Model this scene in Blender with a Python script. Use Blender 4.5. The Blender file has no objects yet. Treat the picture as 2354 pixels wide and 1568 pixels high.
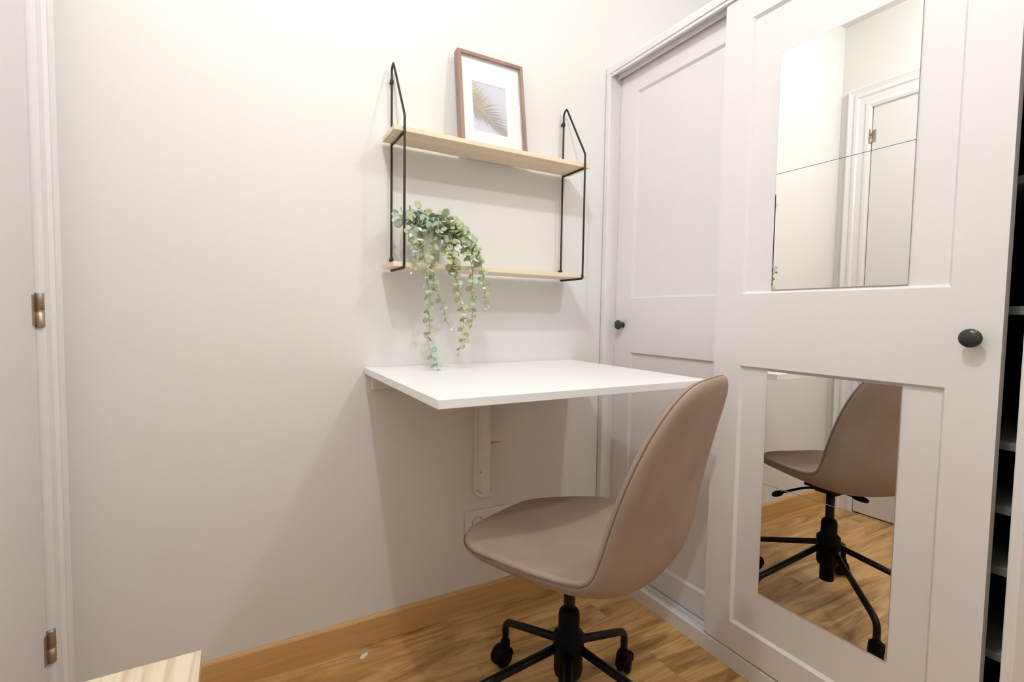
import bpy, bmesh, math, random
from mathutils import Vector, Matrix
SC = bpy.context.scene
COL = SC.collection
PI = math.pi

# ------------------------------------------------------------------ camera
cam_d = bpy.data.cameras.new('camera')
cam = bpy.data.objects.new('camera', cam_d)
COL.objects.link(cam)
cam_d.sensor_fit = 'HORIZONTAL'
cam_d.sensor_width = 36.0
cam_d.lens = 36.0 * 1126.5 / 2354.0
cam_d.clip_start = 0.02
_p, _r, _y = -0.05275099, 0.01545359, 0.51297735
fwd = Vector((math.sin(_y) * math.cos(_p), math.cos(_y) * math.cos(_p), math.sin(_p)))
right = Vector((math.cos(_y), -math.sin(_y), 0))
up = right.cross(fwd)
r2 = right * math.cos(_r) + up * math.sin(_r)
u2 = -right * math.sin(_r) + up * math.cos(_r)
cam.matrix_world = Matrix((
    (r2.x, u2.x, -fwd.x, -0.32408431),
    (r2.y, u2.y, -fwd.y, -1.45010926),
    (r2.z, u2.z, -fwd.z, 0.98957808),
    (0, 0, 0, 1)))
SC.camera = cam

# ------------------------------------------------------------------ light
SC.view_settings.view_transform = 'Standard'
SC.view_settings.look = 'None'
SC.view_settings.gamma = 1.0
SC.view_settings.use_curve_mapping = False
SC.view_settings.exposure = 0.0
world = bpy.data.worlds.new('world')
SC.world = world
world.use_nodes = True
world.node_tree.nodes['Background'].inputs[0].default_value = (1, 0.93, 0.86, 1)
world.node_tree.nodes['Background'].inputs[1].default_value = 0.0


def lamp(name, loc, watts, radius, color):
    d = bpy.data.lights.new(name, 'POINT')
    d.energy = watts
    d.shadow_soft_size = radius
    d.color = color
    o = bpy.data.objects.new(name, d)
    o.location = loc
    COL.objects.link(o)
    return o


WARM = (0.975, 0.985, 1.0)
lamp('ceiling_lamp', (-0.20, -1.10, 2.42), 27.5, 0.022, WARM)
lamp('ceiling_lamp', (0.855, -1.58, 2.40), 19.5, 0.022, WARM)

# ------------------------------------------------------------------ materials


def mat(name, color, rough=0.5, metal=0.0, spec=0.5, sheen=0.0):
    m = bpy.data.materials.new(name)
    m.use_nodes = True
    b = m.node_tree.nodes['Principled BSDF']
    b.inputs['Base Color'].default_value = (*color, 1)
    b.inputs['Roughness'].default_value = rough
    b.inputs['Metallic'].default_value = metal
    b.inputs['Specular IOR Level'].default_value = spec
    if sheen:
        b.inputs['Sheen Weight'].default_value = sheen
        b.inputs['Sheen Roughness'].default_value = 0.4
        b.inputs['Sheen Tint'].default_value = (1, 0.85, 0.75, 1)
    return m


def nd(m, kind, **kw):
    n = m.node_tree.nodes.new(kind)
    for k, v in kw.items():
        setattr(n, k, v)
    return n


def lk(m, a, b):
    m.node_tree.links.new(a, b)


def bsdf(m):
    return m.node_tree.nodes['Principled BSDF']


def add_bump(m, scale, strength, dist=0.001, detail=3, coord='Object'):
    tc = nd(m, 'ShaderNodeTexCoord')
    no = nd(m, 'ShaderNodeTexNoise')
    no.inputs['Scale'].default_value = scale
    no.inputs['Detail'].default_value = detail
    bu = nd(m, 'ShaderNodeBump')
    bu.inputs['Strength'].default_value = strength
    bu.inputs['Distance'].default_value = dist
    lk(m, tc.outputs[coord], no.inputs['Vector'])
    lk(m, no.outputs['Fac'], bu.inputs['Height'])
    lk(m, bu.outputs['Normal'], bsdf(m).inputs['Normal'])
    return no


def ramp(m, src, stops):
    r = nd(m, 'ShaderNodeValToRGB')
    el = r.color_ramp.elements
    el[0].position, el[0].color = stops[0][0], (*stops[0][1], 1)
    el[1].position, el[1].color = stops[-1][0], (*stops[-1][1], 1)
    for p, c in stops[1:-1]:
        e = el.new(p)
        e.color = (*c, 1)
    lk(m, src, r.inputs[0])
    return r


def wood(name, c1, c2, scale=(2, 30, 30), rough=0.5, c3=None, stops=(0.3, 0.7)):
    m = mat(name, c1, rough)
    tc = nd(m, 'ShaderNodeTexCoord')
    mp = nd(m, 'ShaderNodeMapping')
    mp.inputs['Scale'].default_value = scale
    no = nd(m, 'ShaderNodeTexNoise')
    no.inputs['Scale'].default_value = 1.0
    no.inputs['Detail'].default_value = 6
    no.inputs['Distortion'].default_value = 0.6
    lk(m, tc.outputs['Object'], mp.inputs[0])
    lk(m, mp.outputs[0], no.inputs['Vector'])
    r = ramp(m, no.outputs['Fac'], [(stops[0], c1), (stops[1], c2)])
    lk(m, r.outputs[0], bsdf(m).inputs['Base Color'])
    return m


M = {}
M['wall'] = mat('painted_wall', (0.80, 0.783, 0.75), 0.75, spec=0.25)
add_bump(M['wall'], 60, 0.08, 0.002)
M['ceiling'] = mat('ceiling_paint', (0.85, 0.83, 0.80), 0.9)
M['trim'] = mat('white_trim', (0.82, 0.80, 0.785), 0.4)
M['door'] = mat('white_door', (0.78, 0.76, 0.745), 0.45)
M['wardrobe'] = mat('white_wardrobe_lacquer', (0.82, 0.80, 0.79), 0.38)
M['inside_shade'] = mat('wardrobe_inside_shade', (0.02, 0.018, 0.015), 0.8)  # near-black colour paints in the shade inside the wardrobe
M['inner_shelf'] = mat('grey_inner_shelf', (0.25, 0.25, 0.22), 0.6)
M['desk'] = mat('white_laminate', (0.93, 0.92, 0.91), 0.3)
M['plastic'] = mat('white_plastic', (0.80, 0.78, 0.76), 0.35)
M['black'] = mat('black_metal', (0.004, 0.0035, 0.0035), 0.35, spec=0.2)
M['rubber'] = mat('black_plastic', (0.003, 0.003, 0.003), 0.5, spec=0.08)
M['knob'] = mat('black_knob', (0.030, 0.030, 0.030), 0.3)
M['wire'] = mat('dark_brown_wire', (0.030, 0.020, 0.014), 0.45, metal=0.3)
M['mirror'] = mat('mirror_glass', (0.93, 0.93, 0.91), 0.0, metal=1.0)
M['mirror_edge'] = mat('mirror_edge', (0.35, 0.37, 0.34), 0.2)
M['steel'] = mat('brushed_steel', (0.42, 0.35, 0.28), 0.5, metal=1.0)
M['pine'] = wood('light_pine', (0.86, 0.74, 0.57), (0.80, 0.64, 0.46), (1.6, 45, 45), 0.5)
M['walnut'] = wood('frame_wood', (0.25, 0.150, 0.108), (0.35, 0.225, 0.170), (30, 30, 4), 0.45)
M['ash'] = wood('light_ash', (0.84, 0.72, 0.53), (0.60, 0.47, 0.31), (75, 3.0, 20), 0.5, stops=(0.42, 0.66))
M['skirting'] = wood('oak_skirting', (0.60, 0.335, 0.12), (0.70, 0.42, 0.18), (3, 60, 60), 0.4)
M['mat_board'] = mat('white_mount', (0.88, 0.87, 0.86), 0.8)
M['print_sky'] = mat('pale_print', (0.60, 0.61, 0.70), 0.8)
M['leaf_tan'] = mat('print_tan', (0.36, 0.26, 0.13), 0.8)
M['leaf_cream'] = mat('print_cream', (0.62, 0.50, 0.31), 0.8)
M['leaf_grey'] = mat('print_grey', (0.25, 0.215, 0.185), 0.8)
M['pot'] = mat('white_pot', (0.80, 0.79, 0.80), 0.45)
M['stem'] = mat('green_stem', (0.27, 0.30, 0.15), 0.6)
M['paper'] = mat('white_paper', (0.85, 0.85, 0.83), 0.8)
M['socket_dark'] = mat('socket_dark', (0.02, 0.02, 0.02), 0.5)
M['bracket'] = mat('cream_bracket', (0.80, 0.765, 0.70), 0.45)
for k, c in (('leaf_a', (0.38, 0.43, 0.26)), ('leaf_b', (0.48, 0.51, 0.27)), ('leaf_c', (0.45, 0.58, 0.47)), ('leaf_d', (0.64, 0.73, 0.68))):
    M[k] = mat(k.replace('leaf_', 'foliage_'), c, 0.55)
# glass of the picture
g = mat('picture_glass', (1, 1, 1), 0.02)
b = bsdf(g)
b.inputs['Alpha'].default_value = 0.12
M['glass'] = g

# velvet
v = mat('taupe_velvet', (0.30, 0.205, 0.15), 0.85, spec=0.12, sheen=0.06)
no = add_bump(v, 900, 0.25, 0.0006)
tc = nd(v, 'ShaderNodeTexCoord')
n2 = nd(v, 'ShaderNodeTexNoise')
n2.inputs['Scale'].default_value = 9
n2.inputs['Detail'].default_value = 4
lk(v, tc.outputs['Object'], n2.inputs['Vector'])
r = ramp(v, n2.outputs['Fac'], [(0.3, (0.300, 0.218, 0.165)), (0.7, (0.350, 0.262, 0.207))])
lk(v, r.outputs[0], bsdf(v).inputs['Base Color'])
M['velvet'] = v
M['seam'] = mat('velvet_seam', (0.19, 0.135, 0.105), 0.9)

# floor: oak planks running along x
f = mat('oak_laminate', (0.5, 0.3, 0.14), 0.36)
tc = nd(f, 'ShaderNodeTexCoord')
br = nd(f, 'ShaderNodeTexBrick')
br.offset = 0.37
br.inputs['Scale'].default_value = 1.0
br.inputs['Brick Width'].default_value = 1.28
br.inputs['Row Height'].default_value = 0.19
br.inputs['Mortar Size'].default_value = 0.0007
br.inputs['Mortar Smooth'].default_value = 0.3
br.inputs['Color1'].default_value = (0, 0, 0, 1)
br.inputs['Color2'].default_value = (1, 1, 1, 1)
br.inputs['Mortar'].default_value = (0.5, 0.5, 0.5, 1)
mpo = nd(f, 'ShaderNodeMapping')
mpo.inputs['Location'].default_value = (0.55, 0.055, 0)
lk(f, tc.outputs['Object'], mpo.inputs[0])
lk(f, mpo.outputs[0], br.inputs['Vector'])
# shift the grain per plank
ad = nd(f, 'ShaderNodeVectorMath', operation='MULTIPLY_ADD')
lk(f, br.outputs['Color'], ad.inputs[0])
ad.inputs[1].default_value = (7, 3, 5)
lk(f, tc.outputs['Object'], ad.inputs[2])
mp = nd(f, 'ShaderNodeMapping')
mp.inputs['Scale'].default_value = (2.0, 13, 1)
lk(f, ad.outputs[0], mp.inputs[0])
n1 = nd(f, 'ShaderNodeTexNoise')
n1.inputs['Scale'].default_value = 1.0
n1.inputs['Detail'].default_value = 8
n1.inputs['Roughness'].default_value = 0.62
n1.inputs['Distortion'].default_value = 1.3
lk(f, mp.outputs[0], n1.inputs['Vector'])
r1 = ramp(f, n1.outputs['Fac'], [(0.34, (0.26, 0.125, 0.035)), (0.45, (0.52, 0.285, 0.095)), (0.56, (0.72, 0.42, 0.160)), (0.70, (0.82, 0.52, 0.23))])
mp2 = nd(f, 'ShaderNodeMapping')
mp2.inputs['Scale'].default_value = (4, 130, 1)
lk(f, ad.outputs[0], mp2.inputs[0])
n3 = nd(f, 'ShaderNodeTexNoise')
n3.inputs['Scale'].default_value = 1.0
n3.inputs['Detail'].default_value = 3
lk(f, mp2.outputs[0], n3.inputs['Vector'])
r3 = ramp(f, n3.outputs['Fac'], [(0.30, (0.78, 0.78, 0.78)), (0.65, (1, 1, 1))])
mx = nd(f, 'ShaderNodeMix', data_type='RGBA', blend_type='MULTIPLY')
mx.inputs[0].default_value = 1.0
lk(f, r1.outputs[0], mx.inputs[6])
lk(f, r3.outputs[0], mx.inputs[7])
mx2 = nd(f, 'ShaderNodeMix', data_type='RGBA', blend_type='MIX')
lk(f, br.outputs['Fac'], mx2.inputs[0])
lk(f, mx.outputs[2], mx2.inputs[6])
mx2.inputs[7].default_value = (0.24, 0.13, 0.05, 1)
lk(f, mx2.outputs[2], bsdf(f).inputs['Base Color'])
M['floor'] = f

# wall with the small rust-coloured mark
w = mat('painted_wall_marked', (0.80, 0.783, 0.75), 0.75, spec=0.25)
add_bump(w, 60, 0.08, 0.002)
geo = nd(w, 'ShaderNodeNewGeometry')
mp = nd(w, 'ShaderNodeMapping', vector_type='POINT')
mp.inputs['Location'].default_value = (-0.425 / 0.042, 0, -0.560 / 0.0042)
mp.inputs['Scale'].default_value = (1 / 0.042, 0, 1 / 0.0042)
lk(w, geo.outputs['Position'], mp.inputs[0])
nn = nd(w, 'ShaderNodeTexNoise')
nn.inputs['Scale'].default_value = 70
lk(w, geo.outputs['Position'], nn.inputs['Vector'])
ln = nd(w, 'ShaderNodeVectorMath', operation='LENGTH')
lk(w, mp.outputs[0], ln.inputs[0])
sm = nd(w, 'ShaderNodeMath', operation='MULTIPLY_ADD')
lk(w, nn.outputs['Fac'], sm.inputs[0])
sm.inputs[1].default_value = 1.1
lk(w, ln.outputs['Value'], sm.inputs[2])
rr = ramp(w, sm.outputs[0], [(0.75, (0.80, 0.42, 0.13)), (1.0, (0.80, 0.783, 0.75))])
mr = nd(w, 'ShaderNodeMapRange')
mr.inputs['From Min'].default_value = 0.0
mr.inputs['From Max'].default_value = 1.6
lk(w, sm.outputs[0], mr.inputs['Value'])
lk(w, mr.outputs[0], rr.inputs[0])
lk(w, rr.outputs[0], bsdf(w).inputs['Base Color'])
M['wall_marked'] = w

# ------------------------------------------------------------------ geometry helpers


class MB:
    def __init__(s):
        s.v, s.f, s.mi, s.sm = [], [], [], []

    def quad(s, a, b, c, d, mi=0):
        i = len(s.v)
        s.v += [tuple(a), tuple(b), tuple(c), tuple(d)]
        s.f.append((i, i + 1, i + 2, i + 3))
        s.mi.append(mi)
        s.sm.append(False)

    def poly(s, pts, mi=0):
        i = len(s.v)
        s.v += [tuple(p) for p in pts]
        s.f.append(tuple(range(i, i + len(pts))))
        s.mi.append(mi)
        s.sm.append(False)

    def box(s, x0, x1, y0, y1, z0, z1, mi=0):
        i = len(s.v)
        s.v += [(x, y, z) for x in (x0, x1) for y in (y0, y1) for z in (z0, z1)]
        for q in ((0, 1, 3, 2), (4, 6, 7, 5), (0, 4, 5, 1), (2, 3, 7, 6), (0, 2, 6, 4), (1, 5, 7, 3)):
            s.f.append(tuple(i + k for k in q))
            s.mi.append(mi)
            s.sm.append(False)

    def prism(s, prof, axis, a, b, mi=0):
        """extrude a closed 2D profile along an axis; profile is in the other two axes in order"""
        i = len(s.v)
        n = len(prof)

        def P(q, t):
            if axis == 'x':
                return (t, q[0], q[1])
            if axis == 'y':
                return (q[0], t, q[1])
            return (q[0], q[1], t)
        s.v += [P(q, a) for q in prof] + [P(q, b) for q in prof]
        for k in range(n):
            k2 = (k + 1) % n
            s.f.append((i + k, i + k2, i + n + k2, i + n + k))
            s.mi.append(mi)
            s.sm.append(False)
        s.f.append(tuple(i + k for k in reversed(range(n))))
        s.f.append(tuple(i + n + k for k in range(n)))
        s.mi += [mi, mi]
        s.sm += [False, False]

    def tube(s, pts, r, n=12, mi=0, closed=False, smooth=True):
        pts = [Vector(p) for p in pts]
        m = len(pts)
        rs = r if isinstance(r, (list, tuple)) else [r] * m
        i = len(s.v)
        ref = None
        for k, p in enumerate(pts):
            if closed:
                t = (pts[(k + 1) % m] - pts[k - 1]).normalized()
            elif k == 0:
                t = (pts[1] - p).normalized()
            elif k == m - 1:
                t = (p - pts[k - 1]).normalized()
            else:
                t = ((pts[k + 1] - p).normalized() + (p - pts[k - 1]).normalized()).normalized()
            if ref is None:
                ref = Vector((0, 0, 1)) if abs(t.z) < 0.9 else Vector((1, 0, 0))
            a = (ref - t * ref.dot(t)).normalized()
            ref = a
            c = t.cross(a)
            for j in range(n):
                th = 2 * PI * j / n
                s.v.append(tuple(p + (a * math.cos(th) + c * math.sin(th)) * rs[k]))
        for k in range(m if closed else m - 1):
            k2 = (k + 1) % m
            for j in range(n):
                j2 = (j + 1) % n
                s.f.append((i + k * n + j, i + k * n + j2, i + k2 * n + j2, i + k2 * n + j))
                s.mi.append(mi)
                s.sm.append(smooth)
        if not closed:
            s.f.append(tuple(i + j for j in reversed(range(n))))
            s.f.append(tuple(i + (m - 1) * n + j for j in range(n)))
            s.mi += [mi, mi]
            s.sm += [False, False]

    def lathe(s, prof, origin, axis='z', n=32, mi=0):
        o = Vector(origin)
        i = len(s.v)
        for (r_, h) in prof:
            for j in range(n):
                th = 2 * PI * j / n
                c, d = r_ * math.cos(th), r_ * math.sin(th)
                p = {'z': (c, d, h), 'x': (h, c, d), 'y': (c, h, d)}[axis]
                s.v.append(tuple(o + Vector(p)))
        for k in range(len(prof) - 1):
            for j in range(n):
                j2 = (j + 1) % n
                s.f.append((i + k * n + j, i + k * n + j2, i + (k + 1) * n + j2, i + (k + 1) * n + j))
                s.mi.append(mi)
                s.sm.append(True)
        for k, rev in ((0, True), (len(prof) - 1, False)):
            if prof[k][0] > 1e-6:
                idx = [i + k * n + j for j in range(n)]
                s.f.append(tuple(reversed(idx)) if rev else tuple(idx))
                s.mi.append(mi)
                s.sm.append(False)

    def build(s, name, mats, parent=None, bevel=0.0, seg=2, label=None, fix=True):
        me = bpy.data.meshes.new(name)
        me.from_pydata(s.v, [], s.f)
        if not isinstance(mats, (list, tuple)):
            mats = [mats]
        for m_ in mats:
            me.materials.append(m_)
        for p, a, b_ in zip(me.polygons, s.mi, s.sm):
            p.material_index = a
            p.use_smooth = b_
        bm = bmesh.new()
        bm.from_mesh(me)
        bmesh.ops.remove_doubles(bm, verts=bm.verts, dist=1e-6)
        if fix:
            bmesh.ops.recalc_face_normals(bm, faces=bm.faces)
        bm.to_mesh(me)
        bm.free()
        o = bpy.data.objects.new(name, me)
        COL.objects.link(o)
        if parent is not None:
            o.parent = parent
            o.matrix_parent_inverse = Matrix.Translation(-parent_loc(parent))
        if bevel:
            md = o.modifiers.new('bevel', 'BEVEL')
            md.width = bevel
            md.segments = seg
            md.limit_method = 'ANGLE'
            md.angle_limit = math.radians(40)
        if label:
            o['label'] = label
        return o


def parent_loc(p):
    # parts are modelled in world coordinates, so only a top-level Empty has an offset
    return Vector(p.location) if p.parent is None else Vector((0, 0, 0))


def thing(name, label, cat, loc=(0, 0, 0), group=None):
    o = bpy.data.objects.new(name, None)
    o.empty_display_size = 0.05
    o.location = loc
    COL.objects.link(o)
    return tag(o, label, cat, group)


def tag(o, label, cat, group=None):
    o['label'] = label
    o['category'] = cat
    if group:
        o['group'] = group
    return o


def struct(o):
    o['kind'] = 'structure'
    return o


# ------------------------------------------------------------------ room shell
XL, XR, YF, ZC = -0.672, 1.50, -3.2, 2.50
m = MB(); m.box(XL - 0.1, XR + 0.1, YF - 0.1, 0.1, -0.05, 0.0)
struct(m.build('floor', M['floor']))
m = MB(); m.box(XL - 0.1, XR + 0.1, YF - 0.1, 0.1, ZC, ZC + 0.05)
struct(m.build('ceiling', M['ceiling']))
m = MB(); m.box(XL - 0.1, XR + 0.1, 0.0, 0.1, 0.0, ZC)
struct(m.build('wall_back', M['wall_marked']))
m = MB(); m.box(XL - 0.1, XR + 0.1, YF - 0.1, YF, 0.0, ZC)
struct(m.build('wall_front', M['wall']))
m = MB(); m.box(XR, XR + 0.1, YF, 0.0, 0.0, ZC)
struct(m.build('wall_right', M['wall']))
# left wall with its door opening
DY0, DY1, DZ = -0.137, -0.94, 2.062
m = MB()
m.box(XL - 0.1, XL, DY0 + 0.012, 0.0, 0.0, ZC)
m.box(XL - 0.1, XL, DY1 - 0.012, DY0 + 0.012, DZ + 0.012, ZC)
m.box(XL - 0.1, XL, YF, DY1 - 0.012, 0.0, ZC)
struct(m.build('wall_left', M['wall']))

# moulded door casing: profile (distance from opening, height off the wall)
CP = [(-0.012, -0.06), (-0.012, 0.012), (0.0, 0.016), (0.012, 0.016), (0.018, 0.011), (0.045, 0.013), (0.052, 0.019),
      (0.064, 0.019), (0.070, 0.014), (0.080, 0.017), (0.092, 0.021), (0.099, 0.017), (0.099, 0.0005), (-0.0, 0.0005), (0.0, -0.06)]
m = MB()
n = len(CP)
base = len(m.v)
for (y, z) in ((1, 'b'), (1, 't'), (-1, 't'), (-1, 'b')):
    for (d, h) in CP:
        yy = (DY0 + d) if y > 0 else (DY1 - d)
        zz = 0.0 if z == 'b' else DZ + d
        m.v.append((XL + h, yy, zz))
for k in range(3):
    for j in range(n):
        j2 = (j + 1) % n
        m.f.append((base + k * n + j, base + k * n + j2, base + (k + 1) * n + j2, base + (k + 1) * n + j))
        m.mi.append(0); m.sm.append(False)
m.f.append(tuple(base + j for j in range(n))); m.mi.append(0); m.sm.append(False)
m.f.append(tuple(base + 3 * n + j for j in range(n))); m.mi.append(0); m.sm.append(False)
struct(m.build('trim_1', M['trim']))

m = MB(); m.box(XL - 0.035, XL + 0.004, DY1 + 0.003, DY0 - 0.0155, 0.006, DZ - 0.004)
door = struct(m.build('door_1', M['door'], bevel=0.0015))
for zc in (1.905, 0.985, 0.298):
    h = MB()
    yc, xc = DY0 - 0.010, XL + 0.010
    h.lathe([(0.0, -0.034), (0.0065, -0.034), (0.0075, -0.032), (0.0075, -0.0045), (0.0062, -0.004)], (xc, yc, zc), n=20)
    h.lathe([(0.0062, -0.004), (0.0068, -0.0035), (0.0068, -0.001), (0.0062, -0.0005)], (xc, yc, zc), n=20)
    h.lathe([(0.0062, -0.0005), (0.0075, 0.0), (0.0075, 0.032), (0.0065, 0.034), (0.0, 0.034)], (xc, yc, zc), n=20)
    h.box(XL + 0.004, XL + 0.0055, yc - 0.022, yc, zc - 0.03, zc + 0.03)
    h.build('hinge', M['steel'], door, label='brushed steel hinge')

# skirting
SK = [(0.0, 0.0), (-0.0125, 0.0), (-0.0125, 0.074), (-0.010, 0.079), (-0.006, 0.081), (0.0, 0.081)]
m = MB(); m.prism(SK, 'x', XL, 0.868)
struct(m.build('baseboard_back', M['skirting']))
m = MB(); m.prism([(XL, 0.0), (XL + 0.0125, 0.0), (XL + 0.0125, 0.074), (XL + 0.006, 0.081), (XL, 0.081)], 'y', YF, DY1 - 0.101)
struct(m.build('baseboard_left', M['skirting']))

# ------------------------------------------------------------------ wardrobe
WF = 0.872          # front of the frame
DF = 0.8835         # front of the near door
RF = 0.925          # front of the far door
WY0, WY1 = -0.003, -1.160
WB = 1.485
wr = thing('wardrobe', 'tall white sliding-door wardrobe with black knobs filling the right side', 'wardrobe', (1.18, -0.58, 0))
m = MB(); m.box(WF, WB, -0.026, WY0, 0.0, 1.872)
m.build('side_panel', M['wardrobe'], wr, bevel=0.0025)
m = MB(); m.box(WF, WB, WY1, -1.143, 0.0, 1.872)
m.build('side_panel', M['wardrobe'], wr, bevel=0.0025)
m = MB(); m.box(WB - 0.012, WB, -1.143, -0.026, 0.06, 1.872)
m.build('back_panel', M['inside_shade'], wr)
m = MB(); m.prism([(WF, 1.872), (WF, 1.892), (WF + 0.003, 1.898), (WF + 0.010, 1.902), (WB, 1.902), (WB, 1.872)], 'y', WY1, WY0)
m.build('top_panel', M['wardrobe'], wr)
# top guide rails under the top
m = MB()
m.box(WF + 0.004, WF + 0.010, -1.143, -0.026, 1.862, 1.872)
m.box(WF + 0.034, WF + 0.040, -1.143, -0.026, 1.857, 1.872)
m.box(WF + 0.078, WF + 0.096, -1.143, -0.026, 1.845, 1.872)
m.build('top_rail', M['wardrobe'], wr)
# plinth with running tracks
m = MB()
m.prism([(WF + 0.012, 0.0), (WF + 0.012, 0.046), (WF + 0.016, 0.050), (WF + 0.024, 0.050), (WF + 0.024, 0.044), (WF + 0.040, 0.044),
         (WF + 0.040, 0.053), (WF + 0.046, 0.053), (WF + 0.046, 0.044), (WF + 0.050, 0.0525), (WF + 0.080, 0.0525), (WF + 0.080, 0.053), (WF + 0.10, 0.053), (WF + 0.10, 0.0)], 'y', -1.143, -0.026)
m.build('plinth', M['wardrobe'], wr)
m = MB(); m.box(WF + 0.10, WB - 0.012, -1.143, -0.026, 0.040, 0.058)
m.build('bottom_panel', M['inside_shade'], wr)
m = MB(); m.box(0.985, WB - 0.012, -0.60, -0.582, 0.058, 1.872)
m.build('divider', M['inside_shade'], wr)
m = MB()
m.box(WF + 0.1, WB - 0.012, -1.1428, -1.140, 0.058, 1.872)
m.build('side_shade_sheet', M['inside_shade'], wr)  # thin dark sheet added as painted shade over the white side panel
for z in (0.33, 0.50, 0.62, 0.745, 1.005, 1.25):
    m = MB(); m.box(0.96, WB - 0.012, -1.1398, -0.6005, z, z + 0.016)
    m.build('shelf', M['inner_shelf'], wr, bevel=0.001)

HZ = ((0.134, 0.861), (1.057, 1.790))   # recessed fields


def sliding_door(y0, y1, xf, knob_y, h0, h1):
    """y0 > y1; field between h0 and h1"""
    z0, z1, T = 0.056, 1.866, 0.021
    ch, dp = 0.0065, 0.009
    m = MB()
    X = xf
    zs = [z0, HZ[0][0], HZ[0][1], HZ[1][0], HZ[1][1], z1]

    def rect(ya, yb, za, zb, x=X):
        m.quad((x, ya, za), (x, yb, za), (x, yb, zb), (x, ya, zb))
    ys = [y0, h0, h1, y1]
    for i in range(3):
        for j in range(5):
            if i == 1 and j in (1, 3):
                continue
            rect(ys[i], ys[i + 1], zs[j], zs[j + 1])
    for (a, b_) in HZ:
        o = [(h0, a), (h1, a), (h1, b_), (h0, b_)]
        q = [(h0 - ch, a + ch), (h1 + ch, a + ch), (h1 + ch, b_ - ch), (h0 - ch, b_ - ch)]
        for k in range(4):
            k2 = (k + 1) % 4
            m.quad((X, *o[k]), (X, *o[k2]), (X + dp, *q[k2]), (X + dp, *q[k]))
            m.quad((X + dp, *q[k]), (X + dp, *q[k2]), (X + T, *q[k2]), (X + T, *q[k]))
    # back face ring and outer sides
    for i in range(3):
        for j in range(5):
            ya = [y0, h0 - ch, h1 + ch, y1]
            za = [z0, HZ[0][0] + ch, HZ[0][1] - ch, HZ[1][0] + ch, HZ[1][1] - ch, z1]
            if i == 1 and j in (1, 3):
                continue
            rect(ya[i], ya[i + 1], za[j], za[j + 1], X + T)
    m.quad((X, y0, z0), (X, y0, z1), (X + T, y0, z1), (X + T, y0, z0))
    m.quad((X, y1, z0), (X, y1, z1), (X + T, y1, z1), (X + T, y1, z0))
    m.quad((X, y0, z0), (X, y1, z0), (X + T, y1, z0), (X + T, y0, z0))
    m.quad((X, y0, z1), (X, y1, z1), (X + T, y1, z1), (X + T, y0, z1))
    d = m.build('sliding_door', M['wardrobe'], wr, fix=True)
    for (a, b_) in HZ:
        p = MB(); p.box(X + dp - 0.0001, X + dp + 0.005, h1 + ch, h0 - ch, a + ch, b_ - ch)
        p.build('door_panel', M['wardrobe'], d)
    k = MB()
    k.lathe([(0.0, 0.0), (0.011, 0.0), (0.0105, -0.004), (0.0085, -0.010), (0.0095, -0.015), (0.0140, -0.0175), (0.0170, -0.0205),
             (0.0176, -0.0240), (0.0160, -0.0275), (0.011, -0.0300), (0.005, -0.0308), (0.0, -0.031)], (X - 0.0003, knob_y, 0.960), axis='x', n=40)
    k.build('knob', M['knob'], d, label='round black knob')
    return d


sliding_door(-0.027, -0.638, RF, -0.068, -0.108, -0.555)
sliding_door(-0.502, -1.1133, DF, -1.076, -0.5852, -1.0356)

MX = DF + 0.009     # panel face that the mirror tiles are stuck to
for (za, zb, lab) in ((1.3607, 1.6621, 'square mirror tile at the top of the near wardrobe door, reflecting the door frame head'),
                      (1.0655, 1.3600, 'mirror tile directly below the topmost one, above the wardrobe door middle rail'),
                      (0.5538, 0.8535, 'mirror tile just under the middle rail, reflecting the chair backrest'),
                      (0.2551, 0.5531, 'lowest mirror tile on the wardrobe door, reflecting chair base and floor')):
    t = MB()
    x0, x1 = MX - 0.0035, MX - 0.0003
    t.box(x0, x1, -0.9625, -0.6645, za, zb, 1)
    t.quad((x0 - 0.00002, -0.9620, za + 0.0005), (x0 - 0.00002, -0.6650, za + 0.0005), (x0 - 0.00002, -0.6650, zb - 0.0005), (x0 - 0.00002, -0.9620, zb - 0.0005), 0)
    o = t.build('mirror_tile', [M['mirror'], M['mirror_edge']], fix=False)
    tag(o, lab, 'mirror', 'mirror tiles stuck on the wardrobe door')

# ------------------------------------------------------------------ wall-mounted drop-leaf desk
HD, TH = 0.8307, 0.0185
dk = thing('wall_desk', 'white wall-mounted drop-leaf desk above the chair', 'desk', (0.37, -0.01, HD - TH))
m = MB(); m.box(0.0, 0.742, -0.600, -0.0015, HD - TH, HD)
m.build('desktop', M['desk'], dk, bevel=0.0012)
m = MB(); m.box(0.018, 0.724, -0.022, -0.0015, HD - TH - 0.045, HD - TH)
m.build('wall_rail', M['bracket'], dk, bevel=0.001)
m = MB()
m.box(0.352, 0.392, -0.028, -0.0015, 0.415, HD - TH)
m.box(0.358, 0.386, -0.060, -0.028, 0.415, HD - TH)
m.box(0.356, 0.388, -0.034, -0.030, 0.415, HD - TH)
m.build('support_post', M['bracket'], dk, bevel=0.0015)
m = MB(); m.box(0.350, 0.394, -0.063, -0.0015, 0.404, 0.4155)
m.build('end_cap', M['plastic'], dk, bevel=0.0015)
m = MB(); m.box(0.3575, 0.3578, -0.046, -0.042, 0.478, 0.484)
m.build('screw', M['socket_dark'], dk)
m = MB(); m.box(0.358, 0.386, -0.40, -0.060, HD - TH - 0.022, HD - TH)
m.build('support_arm', M['bracket'], dk, bevel=0.001)

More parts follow.
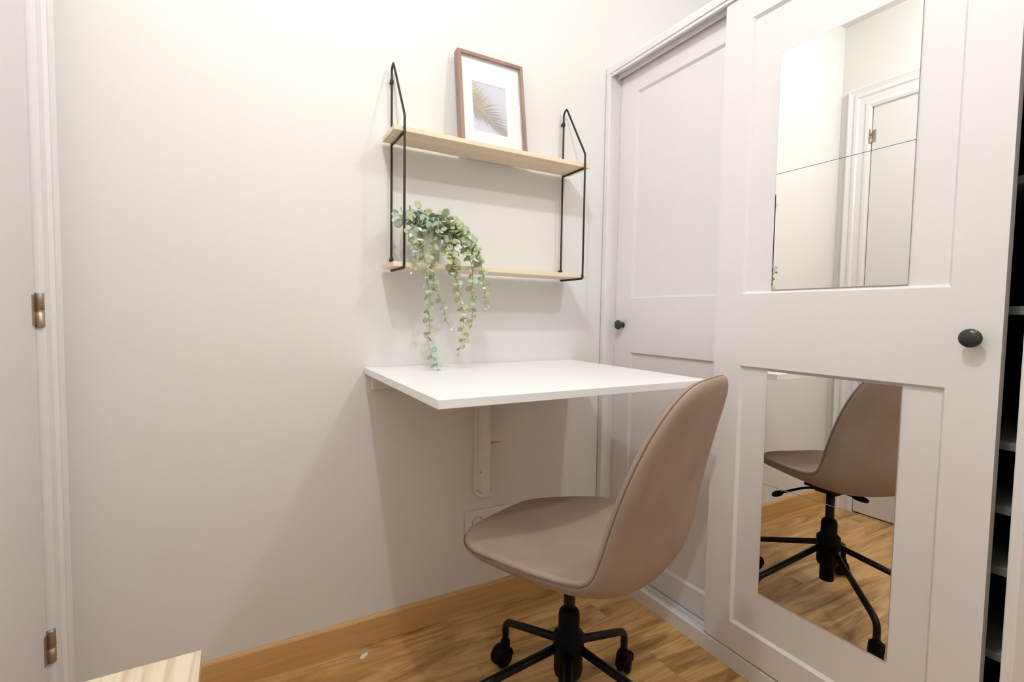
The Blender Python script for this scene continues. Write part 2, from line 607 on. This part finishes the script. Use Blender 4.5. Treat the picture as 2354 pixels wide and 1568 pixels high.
# ------------------------------------------------------------------ wall shelf unit
ZU, ZL, ST = 1.4915, 1.1300, 0.0130
sh = thing('wall_shelf', 'two-tier light pine wall shelf hung in dark wire frames above the desk', 'shelf', (0.375, -0.005, 1.3))
for z, dy in ((ZU, 0), (ZL, 0)):
    m = MB(); m.box(0.0466, 0.7038, -0.1350, -0.0165, z - ST, z)
    m.build('shelf_board', M['pine'], sh, bevel=0.0012)


def fillet(pts, rad=0.012, seg=5, closed=True):
    out = []
    n_ = len(pts)
    for k in range(n_):
        p = Vector(pts[k])
        if not closed and k in (0, n_ - 1):
            out.append(p); continue
        a = Vector(pts[k - 1]) - p
        b_ = Vector(pts[(k + 1) % n_]) - p
        ra = min(rad, a.length * 0.45, b_.length * 0.45)
        A, B = p + a.normalized() * ra, p + b_.normalized() * ra
        for i in range(seg + 1):
            t = i / seg
            out.append(A * (1 - t) ** 2 + p * 2 * t * (1 - t) + B * t * t)
    return out


WR = 0.0033
for x, lab in ((0.0750, 0), (0.6790, 0)):
    m = MB()
    yr, yf = -0.0125, -0.1390
    zb = ZL - ST - 0.0036
    loop = [(x, yr, zb), (x, yr, 1.690), (x, yr - 0.016, 1.703), (x, yf, ZU + 0.028), (x, yf, zb)]
    m.tube(fillet(loop, 0.008), WR, 10, closed=True)
    for zz in (ZU - ST - 0.0036,):
        m.tube([(x, yr, zz), (x, yf, zz)], 0.0030, 10)
    for zz in (1.655, ZL + 0.016):
        m.lathe([(WR, -0.008), (0.0052, -0.006), (0.0058, -0.002), (0.0058, 0.002), (0.0052, 0.006), (WR, 0.008)], (x, yr, zz), n=16)
        m.tube([(x, yr, zz), (x, -0.0005, zz)], 0.004, 10)
    m.build('wire_frame', M['wire'], sh)

# ------------------------------------------------------------------ framed palm print leaning on the wall
TILT = math.atan(0.150)
fr = bpy.data.objects.new('picture_frame', None)
COL.objects.link(fr)
tag(fr, 'brown wooden frame with a palm leaf print leaning on the upper shelf', 'picture frame')
fr.empty_display_size = 0.05
FW, FH, FD, FB = 0.2275, 0.3035, 0.027, 0.0115
fr.location = (0.2655, -0.0855, ZU + 0.0004)
fr.rotation_euler = (-TILT, 0, 0)


def fbuild(mb, name, mats, parent=fr, **kw):
    o = mb.build(name, mats, None, **kw)
    o.parent = parent
    return o


m = MB()
# mitred frame built from four prisms
o_ = [(0, 0), (FW, 0), (FW, FH), (0, FH)]
i_ = [(FB, FB), (FW - FB, FB), (FW - FB, FH - FB), (FB, FH - FB)]
for k in range(4):
    k2 = (k + 1) % 4
    for (ya, yb) in ((0.0, FD),):
        a, b_, c, d = o_[k], o_[k2], i_[k2], i_[k]
        P = lambda q, y: (q[0], y, q[1])
        m.quad(P(a, ya), P(b_, ya), P(c, ya), P(d, ya))
        m.quad(P(a, yb), P(b_, yb), P(c, yb), P(d, yb))
        m.quad(P(a, ya), P(b_, ya), P(b_, yb), P(a, yb))
        m.quad(P(d, ya), P(c, ya), P(c, yb), P(d, yb))
fbuild(m, 'frame_moulding', M['walnut'], bevel=0.0008)
m = MB(); m.box(FB * 0.6, FW - FB * 0.6, FD - 0.004, FD - 0.001, FB * 0.6, FH - FB * 0.6)
fbuild(m, 'backing_board', M['mat_board'])
# mount with a window
PX0, PX1, PZ0, PZ1 = 0.0480, 0.1650, 0.0610, 0.2190
MY = 0.0125
m = MB()
xs = [FB, PX0, PX1, FW - FB]
zs_ = [FB, PZ0, PZ1, FH - FB]
for i in range(3):
    for j in range(3):
        if i == 1 and j == 1:
            continue
        m.box(xs[i], xs[i + 1], MY, MY + 0.0018, zs_[j], zs_[j + 1])
fbuild(m, 'mount', M['mat_board'])
m = MB(); m.box(PX0 - 0.003, PX1 + 0.003, MY + 0.0019, MY + 0.0024, PZ0 - 0.003, PZ1 + 0.003, 0)
rnd = random.Random(4)
PYL = MY + 0.00185
PW, PH = PX1 - PX0, PZ1 - PZ0


def leaflet(x, z, ang, L, wd, mi, bend=0.0, k=0):
    pts_l, pts_r = [], []
    N = 7
    y = PYL - 0.00002 * (k % 17)
    cx, cz, a = x, z, ang
    for i in range(N + 1):
        t = i / N
        hw = wd * (0.35 + 0.65 * math.sin(PI * min(t * 1.15 + 0.12, 1.0))) * (1 - t ** 3)
        nx, nz = -math.sin(a), math.cos(a)
        pts_l.append((cx + nx * hw, cz + nz * hw))
        pts_r.append((cx - nx * hw, cz - nz * hw))
        cx += math.cos(a) * L / N
        cz += math.sin(a) * L / N
        a += bend / N
    poly = pts_l + pts_r[::-1]
    # clip to the print's rectangle
    for (ax, lim, sg) in ((0, PX0, 1), (0, PX1, -1), (1, PZ0, 1), (1, PZ1, -1)):
        out = []
        for q in range(len(poly)):
            A, B = poly[q], poly[(q + 1) % len(poly)]
            ia, ib = (A[ax] - lim) * sg >= 0, (B[ax] - lim) * sg >= 0
            if ia:
                out.append(A)
            if ia != ib:
                t = (lim - A[ax]) / (B[ax] - A[ax])
                out.append((A[0] + (B[0] - A[0]) * t, A[1] + (B[1] - A[1]) * t))
        poly = out
        if len(poly) < 3:
            return
    m.poly([(q[0], y, q[1]) for q in poly], mi)


# midrib runs from the left edge to the lower right corner; leaflets fan out on both sides
kk = 0
for i in range(50):
    t = i / 49.0
    bx = PX0 + PW * (-0.03 + 0.30 * t + 0.74 * t * t)
    bz = PZ0 + PH * (0.56 - 0.14 * t - 0.42 * t * t)
    upa = math.radians(82 - 112 * t ** 0.85)
    L = PW * (0.70 + 0.12 * math.sin(PI * t) - 0.25 * t)
    leaflet(bx, bz, upa + rnd.uniform(-.04, .04), L, 0.00150, 1 + (0, 1, 0, 2)[kk % 4] if t < 0.45 else (3, 2, 3, 1)[kk % 4], -0.30, kk)
    kk += 1
    if t > 0.06:
        dn = math.radians(-88 + 34 * t)
        leaflet(bx, bz, dn + rnd.uniform(-.07, .07), PW * (0.62 - 0.25 * t) * rnd.uniform(.8, 1.1), 0.00165, (3, 1, 3)[kk % 3], 0.15, kk + 5)
    kk += 1
for i in range(12):
    leaflet(PX0 - 0.002, PZ0 + PH * (0.56 + 0.035 * i), math.radians(52 - 2 * i), PW * (0.50 - 0.025 * i), 0.0014, 1 + i % 2, -0.25, i)
fbuild(m, 'print', [M['print_sky'], M['leaf_tan'], M['leaf_cream'], M['leaf_grey']], fix=False)
m = MB(); m.box(FB * 0.7, FW - FB * 0.7, 0.0045, 0.006, FB * 0.7, FH - FB * 0.7)
fbuild(m, 'glass', M['glass'])

# ------------------------------------------------------------------ trailing plant
pl = thing('trailing_plant', 'trailing round-leaved plant in a white pot on the lower shelf', 'plant', (0.158, -0.078, ZL + 0.0004))
PC = Vector((0.158, -0.078, ZL + 0.0004))
m = MB()
m.lathe([(0.0, 0.0), (0.034, 0.0), (0.0365, 0.003), (0.046, 0.092), (0.0475, 0.098), (0.0465, 0.100), (0.043, 0.098), (0.041, 0.080), (0.0, 0.078)], PC, n=40)
m.build('pot', M['pot'], pl)
rnd = random.Random(11)
LM = [M['leaf_a'], M['leaf_b'], M['leaf_c'], M['leaf_d'], M['stem']]


def leaf(mb, p, direction, normal, rad, mi):
    d = Vector(direction).normalized()
    nn_ = Vector(normal)
    nn_ = (nn_ - d * nn_.dot(d))
    if nn_.length < 1e-4:
        nn_ = d.orthogonal()
    nn_.normalize()
    s_ = d.cross(nn_)
    p = Vector(p)
    c = p + d * (rad * 0.25)
    st = c + d * rad
    n_ = 12
    i0 = len(mb.v)
    cup = rad * 0.22
    # top and bottom sheets give the leaf its thickness
    th = 0.00035
    for sgn in (1, -1):
        mb.v.append(tuple(st + nn_ * (th * sgn)))
        for ring, rr_ in ((0.55, 0.3), (1.0, 1.0)):
            for j in range(n_):
                a = 2 * PI * j / n_
                x_ = math.cos(a) * rad * ring
                y_ = math.sin(a) * rad * ring * 0.92
                if x_ < 0:
                    y_ *= 1 - 0.10 * (x_ / rad) ** 2
                mb.v.append(tuple(st + d * x_ + s_ * y_ + nn_ * (cup * rr_ * ring + th * sgn * (1 if ring < 1 else 0.3))))
    for base_, rev in ((i0, False), (i0 + 1 + 2 * n_, True)):
        for j in range(n_):
            j2 = (j + 1) % n_
            tri = (base_, base_ + 1 + j, base_ + 1 + j2)
            q = (base_ + 1 + j, base_ + 1 + n_ + j, base_ + 1 + n_ + j2, base_ + 1 + j2)
            if rev:
                tri, q = tri[::-1], q[::-1]
            mb.f += [tri, q]
            mb.mi += [mi, mi]
            mb.sm += [True, True]
    a0, b0 = i0 + 1 + n_, i0 + 1 + 2 * n_ + 1 + n_
    for j in range(n_):
        j2 = (j + 1) % n_
        mb.f.append((a0 + j, b0 + j, b0 + j2, a0 + j2)); mb.mi.append(mi); mb.sm.append(True)
    mb.tube([p, st - d * rad * 0.9], 0.0005, 5, 4)


def catmull(P, n_):
    P = [Vector(p) for p in P]
    P = [P[0] * 2 - P[1]] + P + [P[-1] * 2 - P[-2]]
    out = []
    for k in range(1, len(P) - 2):
        for i in range(n_):
            t = i / n_
            a, b_, c, d = P[k - 1], P[k], P[k + 1], P[k + 2]
            out.append(0.5 * ((2 * b_) + (c - a) * t + (2 * a - 5 * b_ + 4 * c - d) * t * t + (3 * b_ - a - 3 * c + d) * t ** 3))
    out.append(P[-2])
    return out


def trail(pts, sizes, weights, step=0.0125, dense=1.0, blue_tail=0, name='trailing_stem'):
    path = catmull(pts, 8)
    sm_ = MB()
    sm_.tube(path, [0.0011 - 0.0005 * i / len(path) for i in range(len(path))], 6)
    so = sm_.build(name, M['stem'], pl)
    lf = MB()
    acc, tot = 0.0, sum((path[i + 1] - path[i]).length for i in range(len(path) - 1))
    run, phase = 0.0, rnd.uniform(0, 3)
    for i in range(len(path) - 1):
        seg_ = (path[i + 1] - path[i])
        acc += seg_.length
        run += seg_.length
        if acc >= step:
            acc = 0
            t = run / tot
            d = seg_.normalized()
            phase += PI / 2 + rnd.uniform(-.5, .5)
            ref = Vector((0, 1, 0)) if abs(d.y) < .8 else Vector((1, 0, 0))
            a = (ref - d * ref.dot(d)).normalized()
            b_ = d.cross(a)
            for sgn in (0, PI):
                if rnd.random() > dense:
                    continue
                o = a * math.cos(phase + sgn) + b_ * math.sin(phase + sgn)
                dr = (o + d * rnd.uniform(0.1, 0.7) + Vector((0, -0.25, 0))).normalized()
                if path[i].y + dr.y * 0.02 > -0.012:
                    dr.y = -abs(dr.y)
                R_ = (sizes[0] * (1 - t) + sizes[1] * t) * 1.22 * rnd.uniform(0.75, 1.2)
                nrm = (d * -0.35 + Vector((rnd.uniform(-.9, .5), rnd.uniform(-1.5, -.3), rnd.uniform(-.6, .7))))
                w_ = weights
                mi = rnd.choices(range(4), w_)[0]
                if blue_tail and t > 1 - blue_tail:
                    mi = 2
                leaf(lf, path[i], dr, nrm, R_, mi)
    # end leaf
    leaf(lf, path[-1], (path[-1] - path[-3]), (0, -1, 0.2), sizes[1] * 0.8, rnd.randrange(4))
    lf.build('leaves', LM, so, fix=False)


def XYZ(pts, y0, y1=None, start=None):
    """trail points given as (x, z) with the depth going from y0 to y1"""
    y1 = y0 if y1 is None else y1
    n_ = len(pts)
    out = [(x, y0 + (y1 - y0) * min(1, i / 2.0), z) for i, (x, z) in enumerate(pts)]
    return ([start] if start else []) + out


POTTOP = (0.160, -0.085, ZL + 0.09)
g1, g2 = (4, 4, 2, 1), (3, 6, 1, 1)
vA = [(0.150, 1.236), (0.122, 1.19), (0.122, 1.151), (0.130, 1.114), (0.134, 1.08), (0.143, 1.045), (0.138, 1.01), (0.14, 0.975), (0.142, 0.944), (0.135, 0.923), (0.14, 0.898), (0.146, 0.877), (0.161, 0.855), (0.167, 0.828)]
vB = [(0.168, 1.235), (0.158, 1.195), (0.153, 1.161), (0.152, 1.116), (0.152, 1.074), (0.16, 1.053), (0.171, 1.032), (0.181, 1.011), (0.188, 0.987), (0.196, 0.965), (0.203, 0.950)]
vC = [(0.185, 1.24), (0.205, 1.215), (0.208, 1.176), (0.208, 1.133), (0.212, 1.105), (0.224, 1.077), (0.226, 1.048), (0.232, 1.02), (0.243, 0.995), (0.245, 0.969), (0.239, 0.933), (0.247, 0.911), (0.236, 0.896), (0.228, 0.880)]
vD = [(0.19, 1.243), (0.222, 1.22), (0.242, 1.178), (0.263, 1.137), (0.271, 1.108), (0.271, 1.079), (0.266, 1.053), (0.272, 1.028), (0.273, 0.995), (0.271, 0.973), (0.261, 0.946)]
vE = [(0.2, 1.245), (0.232, 1.232), (0.262, 1.201), (0.285, 1.167), (0.294, 1.139), (0.302, 1.11), (0.3, 1.088), (0.306, 1.07), (0.311, 1.04), (0.317, 1.014), (0.315, 1.007)]
vF = [(0.13, 1.24), (0.098, 1.222), (0.083, 1.203), (0.085, 1.186), (0.101, 1.167), (0.104, 1.133), (0.092, 1.103)]


def drape(v_, yf=-0.158):
    out = [POTTOP]
    for i, (x, z) in enumerate(v_):
        y = (-0.118 if i == 0 else -0.140 if i == 1 else yf) + 0.004 * math.sin(i * 1.7)
        out.append((x, y, z))
    return out


trail(drape(vA), (0.0080, 0.0068), g1, 0.0145, 0.95, blue_tail=0.17)
trail(drape(vB), (0.0085, 0.0050), g1, 0.0140, 0.95)
trail(drape(vC), (0.0090, 0.0060), g2, 0.0140, 0.95)
trail(drape(vD), (0.0095, 0.0055), g2, 0.0145, 0.95)
trail(drape(vE), (0.0095, 0.0050), g2, 0.0145, 0.95)
trail(drape(vF, -0.150), (0.0080, 0.0048), g1, 0.0145, 0.9)
# second layer of shorter stems
trail(drape([(0.20, 1.235), (0.235, 1.215), (0.262, 1.178), (0.272, 1.148)], -0.150), (0.0105, 0.0085), g2, 0.0120)
trail(drape([(0.195, 1.235), (0.215, 1.205), (0.222, 1.170), (0.214, 1.140), (0.222, 1.112)], -0.148), (0.0105, 0.008), g2, 0.0120)
trail(drape([(0.18, 1.235), (0.187, 1.205), (0.197, 1.172), (0.200, 1.150)], -0.146), (0.0105, 0.0085), g2, 0.0125)
trail(drape([(0.142, 1.235), (0.118, 1.214), (0.108, 1.192), (0.110, 1.168)], -0.140), (0.0090, 0.007), g1, 0.0125)
trail(drape([(0.212, 1.228), (0.250, 1.196), (0.277, 1.170), (0.292, 1.140)], -0.152), (0.0095, 0.0075), g2, 0.0130)
# crown: arching stems of the upper tuft
for (x, y, z, w_) in ((0.068, -0.095, 1.262, (1, 0, 6, 1)), (0.074, -0.120, 1.238, (2, 1, 5, 1)), (0.092, -0.110, 1.272, (2, 1, 5, 1)), (0.100, -0.135, 1.248, (4, 3, 3, 1)),
                      (0.112, -0.125, 1.258, g2), (0.130, -0.100, 1.284, g1), (0.120, -0.140, 1.225, g1), (0.146, -0.130, 1.258, (2, 1, 5, 1)), (0.152, -0.143, 1.236, (2, 1, 4, 1)),
                      (0.176, -0.120, 1.266, g1), (0.184, -0.140, 1.250, g1), (0.176, -0.145, 1.222, g2), (0.221, -0.120, 1.266, g1), (0.236, -0.130, 1.250, g1),
                      (0.206, -0.140, 1.238, g2), (0.240, -0.145, 1.226, g2), (0.276, -0.130, 1.206, g2), (0.258, -0.140, 1.215, g2), (0.080, -0.060, 1.255, (1, 1, 5, 1)), (0.150, -0.050, 1.268, g1), (0.200, -0.06, 1.25, g1)):
    P0 = Vector(POTTOP) + Vector((rnd.uniform(-.02, .02), rnd.uniform(-.015, .01), -0.005))
    P2 = Vector((x, y, z))
    P1 = (P0 + P2) / 2 + Vector((0, 0, 0.022))
    trail([P0, P1, P2], (0.0075, 0.0095), w_, 0.0125, 0.95)

# ------------------------------------------------------------------ swivel chair
Q = dict(hx=.3288, hy=-.5624, phi=1.9642, w0=.4789, vf=.2068, wlip=-.0191, vk=-.1716, rk=.0482, ang=.1116, H=.4041, ang2=.1251,
         hs=.226, hk=.217, hb=.1981, cs=.0479, ck=.0572, cb=.0356, p=3.7691)


def profile(n_=60):
    w0, vf, vk, rk, ang = Q['w0'], Q['vf'], Q['vk'], Q['rk'], Q['ang']
    wlip = Q['wlip']
    P = [(vf, w0 - wlip), (vf - .04, w0 - .35 * wlip), (vf - .10, w0), ((vf - .10 + vk) / 2, w0 - .008), (vk + .03, w0 - .006)]
    a1 = PI / 2 - ang
    for i in range(5):
        a = .15 + (a1 - .15) * i / 4
        P.append((vk - rk * math.sin(a), w0 + rk - rk * math.cos(a)))
    L = w0 + Q['H'] - P[-1][1]
    for k in (1, 2, 3):
        a = ang + Q['ang2'] * k / 3
        P.append((P[-1][0] - L / 3 * math.tan(a), P[-1][1] + L / 3))
    d = [0]
    for i in range(1, len(P)):
        d.append(d[-1] + math.hypot(P[i][0] - P[i - 1][0], P[i][1] - P[i - 1][1]))
    X = []
    j = 0
    for i in range(n_):
        s = d[-1] * i / (n_ - 1)
        while j < len(d) - 2 and d[j + 1] < s:
            j += 1
        t = (s - d[j]) / (d[j + 1] - d[j])
        X.append([P[j][0] + (P[j + 1][0] - P[j][0]) * t, P[j][1] + (P[j + 1][1] - P[j][1]) * t])
    for _ in range(12):
        X = [X[0]] + [[.25 * X[i - 1][c] + .5 * X[i][c] + .25 * X[i + 1][c] for c in (0, 1)] for i in range(1, n_ - 1)] + [X[-1]]
    return X


PX_ = profile()
NP = len(PX_)
NT = []
for i in range(NP):
    a, b_ = PX_[max(i - 1, 0)], PX_[min(i + 1, NP - 1)]
    tx, tz = b_[0] - a[0], b_[1] - a[1]
    L = math.hypot(tx, tz)
    NT.append((tz / L, -tx / L))


def lerp(xs_, ys_, x):
    if x <= xs_[0]:
        return ys_[0]
    for i in range(len(xs_) - 1):
        if x <= xs_[i + 1]:
            return ys_[i] + (ys_[i + 1] - ys_[i]) * (x - xs_[i]) / (xs_[i + 1] - xs_[i])
    return ys_[-1]


def _smooth(tab):
    for _ in range(40):
        tab = [tab[0]] + [.25 * tab[i - 1] + .5 * tab[i] + .25 * tab[i + 1] for i in range(1, len(tab) - 1)] + [tab[-1]]
    return tab


_G = [i / 100 for i in range(101)]
HWT = _smooth([lerp([0, .25, .5, .75, 1], [Q['hs'] * .97, Q['hs'], Q['hk'], (Q['hk'] + Q['hb']) / 2, Q['hb']], g_) for g_ in _G])
CUT = _smooth([lerp([0, .2, .5, .8, 1], [0.012, Q['cs'], Q['ck'], Q['cb'], Q['cb'] * .6], g_) for g_ in _G])


def shell_pt(S, T, off):
    s = (S + 1) / 2
    i = s * (NP - 1)
    k = min(int(i), NP - 2)
    k = max(k, 0)
    t = i - k
    v_ = PX_[k][0] * (1 - t) + PX_[k + 1][0] * t
    w_ = PX_[k][1] * (1 - t) + PX_[k + 1][1] * t
    nv = NT[k][0] * (1 - t) + NT[k + 1][0] * t
    nw = NT[k][1] * (1 - t) + NT[k + 1][1] * t
    L = math.hypot(nv, nw)
    nv, nw = nv / L, nw / L
    hw = lerp(_G, HWT, s)
    cu = lerp(_G, CUT, s)
    o = cu * abs(T) ** 2.5 + off
    u, v_, w_ = T * hw, v_ + nv * o, w_ + nw * o
    fx, fy = math.cos(Q['phi']), math.sin(Q['phi'])
    return (Q['hx'] + u * fy + v_ * fx, Q['hy'] - u * fx + v_ * fy, w_)


def rim_st(a):
    c, s = math.cos(a), math.sin(a)
    p = Q['p']
    return math.copysign(abs(c) ** (2 / p), c), math.copysign(abs(s) ** (2 / p), s)


ch = thing('swivel_chair', 'taupe velvet swivel chair with a black five-arm caster base in front of the desk', 'chair', (0.335, -0.556, 0))
NA = 144
rim_angles = []
# even spacing along the superellipse
fine = [rim_st(-PI + 2 * PI * i / 2880) for i in range(2881)]
cum = [0]
for i in range(1, 2881):
    cum.append(cum[-1] + math.hypot((fine[i][0] - fine[i - 1][0]) * 1.6, fine[i][1] - fine[i - 1][1]))
j = 0
RIM = []
for i in range(NA):
    t = cum[-1] * i / NA
    while cum[j + 1] < t:
        j += 1
    RIM.append(fine[j])


def sheet(rings, name, material, cap_center=None, subsurf=1):
    """rings: list of (scale, offset) from the centre outward or over the rim"""
    mb = MB()
    c = shell_pt(0, 0, rings[0][1])
    mb.v.append(c)
    for (rr_, off) in rings:
        for (S, T) in RIM:
            mb.v.append(shell_pt(S * rr_, T * rr_, off))
    for j in range(NA):
        j2 = (j + 1) % NA
        mb.f.append((0, 1 + j, 1 + j2)); mb.mi.append(0); mb.sm.append(True)
    for k in range(len(rings) - 1):
        for j in range(NA):
            j2 = (j + 1) % NA
            a, b_ = 1 + k * NA, 1 + (k + 1) * NA
            mb.f.append((a + j, b_ + j, b_ + j2, a + j2)); mb.mi.append(0); mb.sm.append(True)
    return mb.build(name, material, ch)


sheet([(i / 16, 0.004 * (1 - (i / 16) ** 2)) for i in range(1, 15)] + [(0.91, 0.001), (0.945, -0.0005), (0.970, -0.0025), (0.987, -0.006), (0.996, -0.0105), (0.996, -0.0145), (0.985, -0.0155), (0.90, -0.0155)],
      'cushion', M['velvet'])
sheet([(i / 16, -0.030) for i in range(1, 15)] + [(0.91, -0.030), (0.945, -0.0292), (0.970, -0.0272), (0.988, -0.0240), (0.998, -0.0200), (0.999, -0.0168), (0.985, -0.0158), (0.90, -0.0158)],
      'seat_shell', M['velvet'])
m = MB()
m.tube([shell_pt(S * 0.9995, T * 0.9995, -0.0157) for (S, T) in RIM], 0.0008, 6, closed=True)
m.build('piping', M['seam'], ch, label='dark seam line around the shell')

HX, HY = 0.343, -0.557
m = MB()
m.lathe([(0.0, 0.270), (0.0135, 0.270), (0.0135, 0.425), (0.0, 0.425)], (HX, HY, 0), n=24)
m.build('gas_lift', M['black'], ch)
m = MB()
m.lathe([(0.0, 0.10), (0.021, 0.10), (0.022, 0.104), (0.022, 0.150), (0.031, 0.156), (0.0335, 0.164), (0.0335, 0.205), (0.036, 0.210), (0.036, 0.250),
         (0.030, 0.256), (0.0245, 0.262), (0.0245, 0.296), (0.0225, 0.306), (0.017, 0.312), (0.0, 0.313)], (HX, HY, 0), n=32)
m.build('hub', M['rubber'], ch)
m = MB()
m.box(HX - 0.075, HX + 0.075, HY - 0.05, HY + 0.05, 0.426, 0.444)
m.box(HX - 0.035, HX + 0.035, HY - 0.035, HY + 0.035, 0.404, 0.426)
mo = m.build('seat_plate', M['black'], ch, bevel=0.003)
for pts in ([(HX + 0.03, HY + 0.02, 0.415), (0.400, -0.508, 0.413), (0.460, -0.496, 0.411), (0.520, -0.492, 0.410)],
            [(HX + 0.005, HY - 0.03, 0.415), (0.343, -0.605, 0.414), (0.341, -0.628, 0.412)]):
    m = MB()
    m.tube(catmull(pts, 6), 0.0045, 8)
    e, b4 = Vector(pts[-1]), Vector(pts[-2])
    d = (e - b4).normalized()
    m.tube([e - d * 0.004, e + d * 0.004, e + d * 0.022, e + d * 0.036, e + d * 0.042], [0.006, 0.009, 0.010, 0.008, 0.004], 12)
    m.build('lever', M['rubber'], ch)
R_ = 0.281
LEG_A = [18.7 + 72 * k for k in range(5)]
SW = [35, 195, 120, 250, 160]
for a_deg, sw in zip(LEG_A, SW):
    a = math.radians(a_deg)
    dx, dy = math.cos(a), math.sin(a)
    P = lambda r_, z: (0.335 + (HX - 0.335) * (1 - r_ / R_) + dx * r_, -0.556 + (HY + 0.556) * (1 - r_ / R_) + dy * r_, z)
    m = MB()
    path = fillet([P(0.025, 0.222), P(R_, 0.122), P(R_, 0.062)], 0.026, 8, closed=False)
    m.tube(path, 0.0098, 16)
    lg = m.build('leg', M['black'], ch)
    # hooded twin-wheel caster
    c = MB()
    s = math.radians(sw)
    ux, uy = math.cos(s), math.sin(s)
    cx, cy, _ = P(R_, 0)
    wc = Vector((cx + ux * 0.012, cy + uy * 0.012, 0.026))
    ax = Vector((-uy, ux, 0))
    fw_ = Vector((ux, uy, 0))

    def disc(off0, off1, rad, z_off=0.0, bev=0.003, n_=28):
        prof = [(0.0, off0), (rad - bev, off0), (rad, off0 + bev), (rad, off1 - bev), (rad - bev, off1), (0.0, off1)]
        i0 = len(c.v)
        for (r__, h) in prof:
            for j in range(n_):
                th = 2 * PI * j / n_
                c.v.append(tuple(wc + ax * h + fw_ * (r__ * math.cos(th)) + Vector((0, 0, r__ * math.sin(th) + z_off))))
        for k in range(len(prof) - 1):
            for j in range(n_):
                j2 = (j + 1) % n_
                c.f.append((i0 + k * n_ + j, i0 + k * n_ + j2, i0 + (k + 1) * n_ + j2, i0 + (k + 1) * n_ + j)); c.mi.append(0); c.sm.append(True)
    disc(0.004, 0.017, 0.0255)
    disc(-0.017, -0.004, 0.0255)
    disc(-0.021, 0.021, 0.0285, z_off=0.006) if False else None
    # hood: half shell over the wheels
    i0 = len(c.v)
    nh = 18
    for side in (-0.0195, -0.015, 0.0, 0.015, 0.0195):
        rr_ = 0.0290 if abs(side) < 0.016 else 0.0255
        for j in range(nh + 1):
            th = math.radians(-20 + 205 * j / nh)
            c.v.append(tuple(wc + ax * side + fw_ * (rr_ * math.cos(th)) + Vector((0, 0, rr_ * math.sin(th) + 0.002))))
    for k in range(4):
        for j in range(nh):
            q = i0 + k * (nh + 1) + j
            c.f.append((q, q + 1, q + nh + 2, q + nh + 1)); c.mi.append(0); c.sm.append(True)
    c.lathe([(0.0, 0.030), (0.0125, 0.030), (0.0125, 0.066), (0.0105, 0.070), (0.0, 0.070)], (cx, cy, 0), n=20)
    co = c.build('caster', M['rubber'], lg, label='black hooded twin-wheel caster')
    md = co.modifiers.new('solid', 'SOLIDIFY'); md.thickness = 0.0012; md.offset = 0

# ------------------------------------------------------------------ wall socket
so = thing('wall_socket', 'white double wall socket low on the wall behind the chair seat', 'socket', (0.405, -0.001, 0.30))
m = MB()
m.box(0.324, 0.486, -0.010, -0.0005, 0.258, 0.340)
m.build('socket_plate', M['plastic'], so, bevel=0.003, seg=3)
for x in (0.366, 0.444):
    m = MB()
    m.lathe([(0.0, -0.0045), (0.0175, -0.0045), (0.0185, -0.0105), (0.0205, -0.0112), (0.0215, -0.0095)], (x, 0, 0.301), axis='y', n=36)
    m.tube([(x + 0.0186 * math.cos(2 * PI * q / 36), -0.0104, 0.301 + 0.0186 * math.sin(2 * PI * q / 36)) for q in range(36)], 0.0009, 6, 1, closed=True)
    m.lathe([(0.0, -0.0052), (0.0034, -0.0052), (0.0034, -0.004)], (x - 0.0095, 0, 0.301), axis='y', n=12, mi=1)
    m.lathe([(0.0, -0.0052), (0.0034, -0.0052), (0.0034, -0.004)], (x + 0.0095, 0, 0.301), axis='y', n=12, mi=1)
    m.box(x - 0.002, x + 0.002, -0.0085, -0.0045, 0.313, 0.3165, 1)
    m.box(x - 0.002, x + 0.002, -0.0085, -0.0045, 0.2815, 0.285, 1)
    m.build('socket', [M['plastic'], M['socket_dark']], so)

# ------------------------------------------------------------------ side table in the near left corner
ZT = 0.45
tb = thing('side_table', 'light ash wood table corner at the lower left, beside the door', 'table', (-0.515, -0.85, 0))
m = MB(); m.box(-0.650, -0.3785, -1.15, -0.5545, ZT - 0.022, ZT)
m.build('tabletop', M['ash'], tb, bevel=0.0015)
for x in (-0.640, -0.4255):
    for y in (-1.14, -0.600):
        m = MB(); m.box(x, x + 0.036, y, y + 0.036, 0.0, ZT - 0.022)
        m.build('leg', M['ash'], tb, bevel=0.002)
m = MB()
for (a, b_, c, d) in ((-0.604, -0.4255, -0.585, -0.570), (-0.604, -0.4255, -1.134, -1.119), (-0.630, -0.615, -1.104, -0.600), (-0.415, -0.400, -1.104, -0.600)):
    m.box(a, b_, c, d, ZT - 0.075, ZT - 0.022)
m.build('apron', M['ash'], tb)

# ------------------------------------------------------------------ scrap of paper on the floor
m = MB()
pts = [(-0.027, -0.062), (-0.018, -0.050), (-0.004, -0.047), (0.000, -0.054), (-0.009, -0.060), (-0.014, -0.067), (-0.022, -0.070)]
m.prism(pts, 'z', 0.0003, 0.0012)
o = m.build('paper_scrap', M['paper'])
tag(o, 'tiny white scrap of paper on the floor by the skirting', 'scrap')
